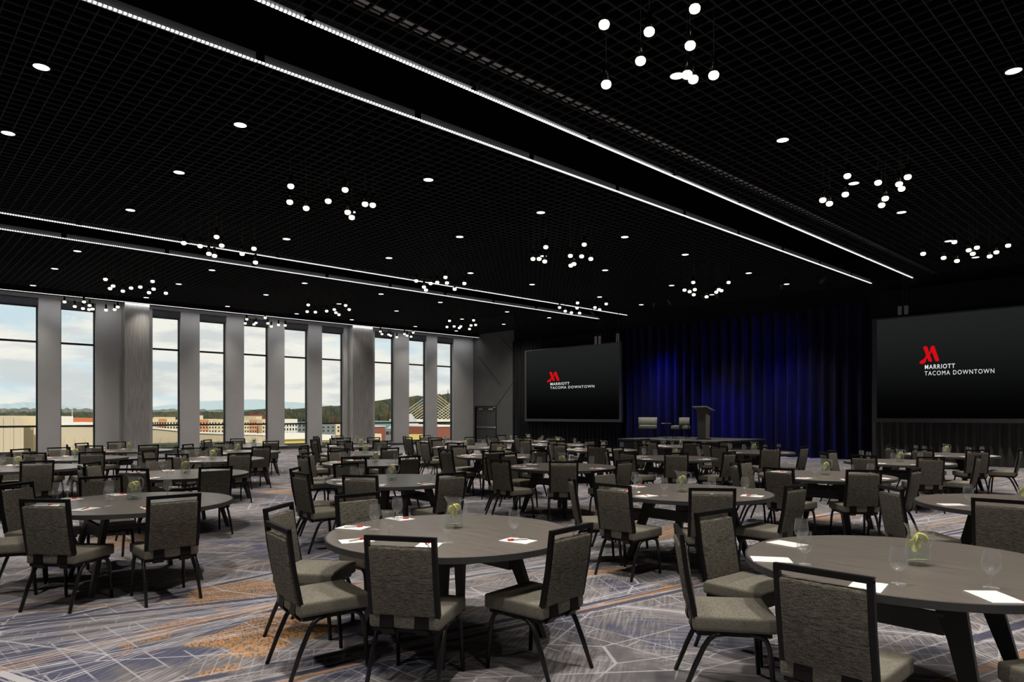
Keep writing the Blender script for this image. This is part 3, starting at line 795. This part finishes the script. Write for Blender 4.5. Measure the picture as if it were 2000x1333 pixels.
def make_glass():
    prof = [(.001, .004), (.034, .003), (.035, .0), (.035, .005), (.010, .010), (.006, .020), (.0055, .045), (.010, .058), (.008, .064), (.018, .072), (.036, .092), (.043, .112), (.042, .135), (.034, .19)]
    o = MB().lathe(prof, 18).obj('water_glass', GLASS)
    return tag(o, 'x', 'glass', 'stemmed water glasses on the tables')
def make_pitcher():
    t = empty('water_pitcher', (0, 0, 0), 0, 'x', 'pitcher', 'lemon water pitchers on the tables')
    n = 24; vs = []
    prof = [(.058, .0), (.066, .006), (.066, .05), (.058, .12), (.048, .175), (.046, .20), (.052, .225)]
    for j, (r, z) in enumerate(prof):
        for k in range(n):
            a = 2 * PI * k / n; sp = max(0, math.cos(a)) ** 12 * .03 if j >= 5 else 0
            vs.append(((r + sp * (j - 4) / 2) * math.cos(a), r * math.sin(a), z + (.012 * max(0, math.cos(a)) ** 8 if j == 6 else 0)))
    fs = [(i * n + k, i * n + (k + 1) % n, (i + 1) * n + (k + 1) % n, (i + 1) * n + k) for i in range(len(prof) - 1) for k in range(n)]
    m = MB(); m.add(vs, fs, True); m.add([(.058 * math.cos(2 * PI * k / n), .058 * math.sin(2 * PI * k / n), 0) for k in range(n)], [tuple(range(n))[::-1]])
    m.obj('jug', GLASS, t)
    MB().tube([(-.046, 0, .20), (-.075, 0, .212), (-.094, 0, .195), (-.096, 0, .15), (-.085, 0, .11), (-.062, 0, .095)], .0075, 8).obj('handle', GLASS, t)
    MB().lathe([(0, .008), (.061, .008), (.061, .05), (.054, .12), (.047, .165), (0, .165)], 20).obj('water', WATER, t)
    for k, (x, y, z, rx, ry, mm) in enumerate(((-.012, -.018, .150, 66, 20, LEMON), (.016, .014, .138, 80, 52, LEMON), (.004, -.022, .112, 75, -30, LEMON), (-.014, .02, .155, 60, -62, LEMON), (.012, .004, .098, 72, 95, LEMON), (.012, -.016, .022, 14, 8, LIME), (-.016, .012, .028, 12, -12, LIME))):
        M = Matrix.Translation((x, y, z)) @ Matrix.Rotation(R(ry), 4, 'Z') @ Matrix.Rotation(R(rx), 4, 'X')
        s = MB().lathe([(0, -.004), (.028, -.004), (.028, .004), (0, .004)], 16, M, False).obj('lemon_slice', mm, t)
        MB().lathe([(.0282, -.0045), (.0305, -.0035), (.0305, .0035), (.0282, .0045)], 16, M).obj('rind', RIND if mm is LEMON else LIME, s)
    return t
def make_pad():
    o = MB().box(-.075, .075, -.108, .108, 0, .005).obj('notepad', PAPER)
    return tag(o, 'x', 'notepad', 'white notepads on the tables')
def make_pen():
    t = empty('pen', (0, 0, 0), 0, 'x', 'pen', 'red and white pens on the notepads')
    M = Matrix.Rotation(R(90), 4, 'X')
    MB().lathe([(0, -.03), (.005, -.03), (.005, .062), (.001, .07), (0, .07)], 8, M).obj('barrel', WHITEPL, t)
    MB().lathe([(0, -.072), (.0058, -.072), (.0062, -.028), (0, -.028)], 8, M).box(-.012, .012, .03, .07, -.004, .003).obj('cap', RED, t)
    return t

protos = {}
def place(kind, loc, rz, label):
    if kind not in protos:
        o = protos[kind] = {'table': make_table, 'chair': make_chair, 'glass': make_glass, 'pitcher': make_pitcher, 'pad': make_pad, 'pen': make_pen}[kind]()
        o.location = loc; o.rotation_euler = (0, 0, rz); o['label'] = label
        return o
    return dup(protos[kind], loc, rz, label)

PLACED = {  # settings measured in the photograph: glass bases and notepad centres
 'T1': ([(776, 1018), (732, 1036), (760, 1052), (874, 1062), (1004, 1052)], [(766, 1011), (682, 1032), (696, 1058), (836, 1068), (1012, 1058)]),
 'T2': ([(1565, 1072), (1572, 1104), (1755, 1142), (1936, 1150)], [(1537, 1064), (1506, 1095), (1692, 1149), (1942, 1168)]),
 'T3': ([(214, 976), (132, 974), (112, 980), (212, 990), (327, 972)], [(225, 966), (116, 976), (89, 990), (165, 996), (296, 993)]),
 'T5': ([(1240, 955), (1246, 962), (1297, 969), (1390, 966), (1455, 967)], [(1242, 951), (1215, 961), (1262, 970), (1388, 972), (1469, 970)]),
}
rnd = random.Random(11)
for key, (pc, nm, chairs) in TAB.items():
    c = w(pc[0], pc[1], HT); c.z = 0
    place('table', c, R(rnd.uniform(-3, 3)) if key not in ('T1', 'T2') else 0, 'round grey wood-top table on charcoal legs, ' + nm)
    jit = chairs is None
    ch = [(a + rnd.uniform(-4, 4), r + rnd.uniform(-.04, .05)) for a, r in DEF] if jit else chairs
    names = SEAT if len(ch) == 5 else ['left', 'near left'] if len(ch) == 2 else ['far left', 'left', 'near left', 'right']
    for k, ((a, r), sn) in enumerate(zip(ch, names)):
        d = Vector((math.cos(R(a)), math.sin(R(a)), 0))
        face = R(a) + PI + R(rnd.uniform(-5, 5))
        loc = c + d * (r - .285)
        px, py, Z = proj(loc.x, loc.y, .5)
        if Z > .5 and -170 < px < 2150: place('chair', loc, face - PI / 2, 'olive-grey banquet chair, %s seat of the %s' % (sn, nm))
        # setting
        if key in PLACED:
            gl, pd = PLACED[key]
            gp = w(*gl[k], HT) if k < len(gl) else None; pp = w(*pd[k], HT) if k < len(pd) else None
        else:
            a2 = R(a + rnd.uniform(9, 17)); gp = c + Vector((math.cos(a2), math.sin(a2), 0)) * rnd.uniform(.52, .62)
            a3 = R(a + rnd.uniform(-3, 3)); pp = c + Vector((math.cos(a3), math.sin(a3), 0)) * .70
        if gp:
            gp.z = HT; place('glass', gp, rnd.uniform(0, 6), 'stemmed glass, %s seat of the %s' % (sn, nm))
        if pp:
            pp.z = HT + .0005; rel = pp - c; rp = math.atan2(rel.y, rel.x) + PI / 2 + R(rnd.uniform(-8, 8))
            if rel.xy.length > .77: pp = c + Vector((rel.x, rel.y, 0)).normalized() * .77 + Vector((0, 0, HT + .0005))
            place('pad', pp, rp, 'white notepad, %s seat of the %s' % (sn, nm))
            if key not in ('T2', 'T7'):
                pn = pp.copy(); pn.z += .0125
                place('pen', pn, rp + R(rnd.uniform(20, 60)), 'red and white pen, %s seat of the %s' % (sn, nm))
    pt = {'T1': (887, 1031), 'T2': (1792, 1103), 'T3': (262, 975), 'T4': (765, 938), 'T5': (1332, 961), 'T6': (1612, 928)}.get(key)
    pl = w(*pt, HT) if pt else c + Vector((rnd.uniform(-.08, .08), rnd.uniform(-.08, .08), HT))
    place('pitcher', pl, R(180 + 46 + rnd.uniform(-15, 15)), 'clear glass pitcher of lemon water on the %s' % nm)

# ------------------------------------------------------------------ the city outside
CREAM = mat('cream_stucco', (.72, .60, .40), .8, fn=varied((.68, .57, .38), (.76, .64, .43), .3))
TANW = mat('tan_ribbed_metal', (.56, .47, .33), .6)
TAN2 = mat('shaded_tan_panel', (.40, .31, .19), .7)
ORNG = mat('orange_stucco', (.62, .30, .15), .8)
ORROOF = mat('orange_roof', (.60, .17, .06), .8)
WHT = mat('white_membrane', (.80, .76, .68), .7)
BRK = mat('red_brick', (.26, .08, .055), .85)
MAR = mat('maroon_cladding', (.22, .05, .05), .8)
GRYB = mat('grey_siding', (.20, .22, .22), .8)
WNDK = mat('dark_window_glass', (.03, .035, .04), .2)
TEAL = mat('teal_roof', (.16, .27, .27), .6)
HEDGE = mat('dark_green_planting', (.030, .040, .018), .9, fn=varied((.02, .03, .012), (.05, .06, .028), 4))
CONI = mat('conifer_green', (.022, .045, .024), .95, fn=varied((.015, .032, .018), (.035, .06, .03), .15))
WOODS = mat('autumn_woods', (.05, .055, .03), .95, fn=varied((.024, .040, .022), (.085, .068, .032), .08))
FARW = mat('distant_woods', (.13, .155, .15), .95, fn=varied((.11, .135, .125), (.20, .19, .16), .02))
MOUNT = mat('ridge_with_painted_haze', (.41, .51, .55), 1.0)  # pale blue stands for aerial haze, put into the ridge's own colour
GROUND = mat('city_ground', (.16, .16, .13), .95, fn=varied((.10, .11, .07), (.24, .22, .19), .03))
SILV = mat('stainless_cone_cladding', (.62, .62, .60), .35, .6)
YELW = mat('yellow_stucco', (.62, .48, .14), .8)
CABLE = mat('pale_bridge_cable', (.62, .60, .45), .6)
structure('ground', MB().box(-6000, -32, -3000, 9000, -22.3, -22), GROUND)

def ybox(px0, px1, X): return ratio(px0) * -X, ratio(px1) * -X
def zz(px, X, py): return z_at(X, ratio(px) * -X, py)
def block(name, label, cat, px0, px1, pt, X, m, depth=14, pb=None, group=None, wins=None, cap=None):
    y0, y1 = ybox(px0, px1, X); pm = (px0 + px1) / 2
    z1 = zz(pm, X, pt); z0 = zz(pm, X, pb) if pb else -22
    o = empty(name, (X, (y0 + y1) / 2, z0), 0, label, cat, group)
    h = z1 - z0; hw = (y1 - y0) / 2
    MB().box(-depth, 0, -hw, hw, 0, h).obj('walls', m, o)
    if cap: MB().box(-depth, .3, -hw - .01, hw + .01, h, h + cap[0]).obj('parapet_cap', cap[1], o)
    if wins:
        nx, rows, ww_, wh = wins
        for py in rows:
            for k in range(nx):
                yy = -hw + 2 * hw * (k + .5) / nx; zc = zz(pm, X, py) - z0
                MB().box(-.05, .15, yy - ww_, yy + ww_, zc - wh, zc + wh).obj('window', WNDK, o)
    return o
# the ribbed wall of the neighbouring hall, just beyond the glass
X = -45
pts = [(-140, 813), (41, 813)]
y0, y1 = ybox(-140, 41, X)
o = empty('ribbed_hall', (X, 0, -8), 0, 'tan ribbed metal hall filling the lower left of the first window', 'building')
MB().box(-9, 0, y0, y1, 0, zz(20, X, 813) + 8).obj('walls', TANW, o)
rb = MB()
yy = y0 + .2
while yy < y1: rb.box(0, .05, yy, yy + .12, 0, zz(20, X, 813) + 7.9); yy += .45
rb.obj('ribs', TANW, o)['kind'] = 'stuff'
X = -48
block('stucco_block', 'bright cream stucco block behind the tan ribbed hall in first window', 'building', 41, 72, 813, X, CREAM, 8)
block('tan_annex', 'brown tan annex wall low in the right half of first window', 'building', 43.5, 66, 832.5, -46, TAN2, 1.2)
X = -45
prof = [(112, 831), (190, 833), (300, 838), (352, 843), (392, 847), (442, 849), (500, 850), (530, 851)]
o = empty('parapet_wall', (0, 0, 0), 0, 'long tan ribbed parapet wall across the bottom of second to fifth windows', 'wall')
for (a, pa), (b, pb) in zip(prof, prof[1:]):
    y0, y1 = ybox(a, b, X); za, zb = z_at(X, y0, pa), z_at(X, y1, pb); lo = z_at(X, y0, 866) if a > 250 else -6
    MB().add([(X, y0, lo), (X, y1, lo), (X, y1, zb), (X, y0, za), (X - 2, y0, lo), (X - 2, y1, lo), (X - 2, y1, zb), (X - 2, y0, za)],
             [(0, 1, 2, 3), (4, 7, 6, 5), (3, 2, 6, 7), (0, 4, 5, 1), (0, 3, 7, 4), (1, 5, 6, 2)]).obj('wall_panel', TANW, o)
    MB().add([(X + .12, y0, za), (X + .12, y1, zb), (X + .12, y1, zb + .1), (X + .12, y0, za + .1), (X - 2, y0, za), (X - 2, y1, zb), (X - 2, y1, zb + .1), (X - 2, y0, za + .1)],
             [(0, 1, 2, 3), (4, 7, 6, 5), (3, 2, 6, 7), (0, 4, 5, 1), (0, 3, 7, 4), (1, 5, 6, 2)]).obj('coping', WHT, o)
rb = MB(); yy = ybox(112, 112, X)[0] + .2
while yy < ybox(530, 530, X)[0]:
    rb.box(X, X + .04, yy, yy + .1, -.12, .25); yy += .5
rb.obj('ribs', TANW, o)['kind'] = 'stuff'
y0, y1 = ybox(250, 470, -43)
tag(MB().box(-44.8, -43, y0, y1, -3, z_at(-43, (y0 + y1) / 2, 867.5)).obj('planting_strip', HEDGE), 'dark green planting strip at the foot of the tan parapet', 'hedge', kind='stuff')
block('low_roof', 'yellow tan low wall with white coping below the sixth window', 'wall', 545, 612, 858, -60, YELW, 4, cap=(.5, WHT))
block('low_roof', 'yellow tan low wall with white coping below the seventh window', 'wall', 620, 652, 860, -62, YELW, 4, cap=(.5, WHT))
block('white_building', 'white flat building in the left half of second window', 'building', 118, 143, 813.5, -150, WHT, 20)
block('orange_roofed_hall', 'hall with orange roof in the right half of second window', 'building', 143, 190, 817, -170, ORROOF, 20)
block('flat_white_roof', 'long white roof below the orange hall in second window', 'building', 112, 195, 826, -120, WHT, 10)
AP = 'cream and orange apartment blocks outside'
X = -700
for a, b, t_, m, lb in ((296, 310, 817, CREAM, 'cream apartment block at the left of third window'), (310, 325, 820, ORNG, 'orange apartment block in the middle of third window'),
                        (325, 343, 816, CREAM, 'tall cream apartment block right of the orange one'), (343, 356, 821, CREAM, 'cream apartment block at the right of third window'),
                        (386, 397, 812.5, CREAM, 'cream stair tower at the left of fourth window'), (389, 407, 821, ORNG, 'orange apartment block low in the fourth window'),
                        (407, 424, 822, CREAM, 'cream apartment block in the middle of fourth window'), (424, 445, 820, CREAM, 'cream apartment block at the right of fourth window'),
                        (472, 487, 821, CREAM, 'cream apartment block at the left of fifth window'), (487, 502, 821.5, ORNG, 'orange apartment block in the middle of fifth window'),
                        (500, 512, 814, CREAM, 'cream stair tower in the middle of fifth window'), (512, 526, 820, CREAM, 'cream apartment block at the right of fifth window')):
    block('apartment_block', lb, 'building', a + .35, b - .35, t_, X - (50 if 'tower' in lb else 0), m, 40, group=AP, wins=(3, (827, 835.5, 843), .62, .95), cap=(.4, m))
block('maroon_block', 'far maroon office block beyond the fifth window apartments', 'building', 488, 522, 804, -791, MAR, 3)
block('grey_tower', 'far grey office slab left of the maroon block', 'building', 478, 505, 801, -860, GRYB, 30)
block('white_apartments', 'pale white apartment building in the left of sixth window', 'building', 553, 581, 819, -385, WHT, 10, wins=(5, (831, 839, 847), .42, .75))
block('grey_apartments', 'grey sided building in the right of sixth window', 'building', 581.8, 604, 826, -385, GRYB, 10, wins=(3, (832, 840, 848), .6, .6), cap=(.4, GRYB))
block('grey_apartments', 'grey sided building at the left of seventh window', 'building', 627, 655, 829, -385, GRYB, 10, wins=(3, (835, 842), .6, .5))
block('tan_apartments', 'tan building at the right of seventh window', 'building', 655.8, 676, 828, -385, CREAM, 10, wins=(2, (835, 842), .6, .6))
block('teal_roofed_shed', 'long shed with teal roof in the eighth window', 'building', 725, 775, 823, -260, TEAL, 20)
block('brick_shops', 'row of reddish shops in the left of eighth window', 'building', 728, 752, 834, -180, BRK, 14, cap=(.25, WHT))
block('grey_shops', 'grey green shop building at the right of eighth window', 'building', 752.6, 776, 838, -180, GRYB, 14, wins=(3, (846,), .5, .45))
block('cream_kiosk', 'low cream building at the bottom of eighth window', 'building', 730, 745, 848, -120, CREAM, 8)
block('yellow_terrace', 'low yellow terrace wall under the silver cone', 'wall', 796, 838, 850, -150, YELW, 6)
block('brick_warehouse', 'red brick warehouse low in the last window', 'building', 852, 892, 834, -160, BRK, 20, cap=(.5, WHT))
# leaning silver cone
X = -200; yc = ratio(786) * -X; Zc = -SN * X + CS * yc; k = Zc / F
o = empty('silver_cone', (X, yc, z_at(X, yc, 851)), 0, 'leaning silver clad cone building in the ninth window', 'building')
h = 42 * k; vs = []; nq = 28; rows = 8
for j in range(rows + 1):
    f = j / rows; r = (46 * (1 - f) + 7 * f) * k
    for q in range(nq): vs.append((r * math.cos(2 * PI * q / nq), r * math.sin(2 * PI * q / nq) + f * 14 * k, f * h))
mb = MB(); mb.add(vs, [(j * nq + q, j * nq + (q + 1) % nq, (j + 1) * nq + (q + 1) % nq, (j + 1) * nq + q) for j in range(rows) for q in range(nq)], True)
mb.add(vs[-nq:], [tuple(range(nq))]); mb.obj('cladding', SILV, o)
# cable-stayed bridge
X = -330
o = empty('cable_bridge', (X, ratio(845) * -X, -22), 0, 'pale cable-stayed bridge seen through the last two windows', 'bridge')
def loc(px, py): 
    yy = ratio(px) * -X; return Vector((0, yy - o.location.y, z_at(X, yy, py) + 22))
MB().bar(loc(770, 823), loc(960, 823), 10, 2.2).obj('deck', WHT, o)
for px in (845, 912):
    a = loc(px, 764); MB().bar((a.x, a.y, 0), (a.x, a.y, a.z + 3), 3, 3).obj('tower', WHT, o)
    for j in range(9):
        for sgn in (-1, 1):
            a = loc(px, 766 + 5.6 * j); dx = (823 - (766 + 5.6 * j)) / .72
            q = px + sgn * dx
            if q < 938: MB().tube([a, loc(q, 823)], .16, 5).obj('stay_cable', CABLE, o)
# wooded ridges
def ridge(name, label, X, prof, m, bump, kind='stuff', n=160, base=830, cat='trees', depth=60):
    rnd = random.Random(len(prof) * 7 + int(-X)); mb = MB(); vs = []
    for i in range(n + 1):
        px = prof[0][0] + (prof[-1][0] - prof[0][0]) * i / n
        for (a, pa), (b, pb) in zip(prof, prof[1:]):
            if a <= px <= b: py = pa + (pb - pa) * (px - a) / (b - a)
        yy = ratio(px) * -X; zt = z_at(X, yy, py) + rnd.uniform(-bump, bump)
        vs += [(X, yy, -22), (X + rnd.uniform(-4, 4), yy, zt * .5 - 4 + rnd.uniform(-bump, bump)), (X - depth * .3, yy, zt), (X - depth, yy, zt * .8)]
    fs = [(i * 4 + k, (i + 1) * 4 + k, (i + 1) * 4 + k + 1, i * 4 + k + 1) for i in range(n) for k in range(3)]
    mb.add(vs, fs); return tag(mb.obj(name, m), label, cat, kind=kind)
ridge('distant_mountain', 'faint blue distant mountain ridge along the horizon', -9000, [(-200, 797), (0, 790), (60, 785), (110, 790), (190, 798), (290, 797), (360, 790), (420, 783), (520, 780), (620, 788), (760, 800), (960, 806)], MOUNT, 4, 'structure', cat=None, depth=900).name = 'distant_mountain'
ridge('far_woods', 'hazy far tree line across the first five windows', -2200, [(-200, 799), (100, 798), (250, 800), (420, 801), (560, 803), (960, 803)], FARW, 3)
ridge('mid_woods', 'brown and green woods below the far tree line at left', -800, [(-200, 808), (60, 806), (180, 807), (300, 807), (420, 806), (520, 808), (560, 806)], WOODS, 2)
ridge('wooded_hill', 'dark wooded hillside behind the sixth to last windows', -420, [(528, 806), (560, 801), (600, 801), (640, 800), (680, 796), (730, 794), (770, 787), (810, 779), (850, 775), (890, 772), (960, 766)], WOODS, 1.6)
cone_me = MB()
for j in range(5):
    cone_me.lathe([(.30 * (1 - j * .18), j * .17), (.02, j * .17 + .34)], 9)
tree_me = cone_me.mesh('crown', CONI)
trunk_me = MB().tube([(0, 0, -3.5), (0, 0, .2)], .02, 6).mesh('trunk', BRK)
for k, (px, pt, hp, lb) in enumerate(((566, 796, 14, 'dark conifer at the left of sixth window'), (573, 797, 13, 'second dark conifer in sixth window'), (579, 799, 12, 'third dark conifer in sixth window'), (590, 801, 12, 'dark conifer at the right of sixth window'),
        (587, 820, 8, 'small dark conifer before the grey building in sixth window'),
        (636, 795, 16, 'dark conifer at the left of seventh window'), (646, 796, 16, 'second dark conifer in seventh window'), (653, 793, 18, 'tallest conifer in seventh window'), (659, 796, 16, 'fourth dark conifer in seventh window'), (664, 794, 18, 'dark conifer at the right of seventh window'),
        (743, 785, 18, 'dark conifer at the left of eighth window'), (761, 782, 20, 'tall dark conifer at the right of eighth window'), (812, 777, 18, 'dark conifer above the bridge cables in ninth window'),
        (875, 762, 26, 'tall lone conifer rising above the last window trees'), (866, 772, 18, 'shorter conifer left of the tall lone one'), (418, 805, 10, 'dark conifer cluster top in fourth window'), (405, 806, 9, 'dark conifer left in fourth window'))):
    X = -408 if pt < 815 else -372
    yy = ratio(px) * -X; zt = z_at(X, yy, pt); hgt = hp * 1.1 * (-SN * X + CS * yy) / F
    o = empty('conifer', (X, yy, zt - hgt), 0, lb, 'tree', 'conifers outside the windows')
    for nm_, me in (('crown', tree_me), ('trunk', trunk_me)):
        q = put(nm_, me, o); q.scale = (hgt * .45, hgt * .45, hgt)
X = -140; yy = ratio(141) * -X
o = empty('light_mast', (X, yy, zz(141, X, 813)), 0, 'thin white light mast above the white building in second window', 'mast')
MB().tube([(0, 0, -22 - zz(141, X, 813)), (0, 0, zz(141, X, 800) - zz(141, X, 813))], .04, 6).obj('pole', WHT, o)
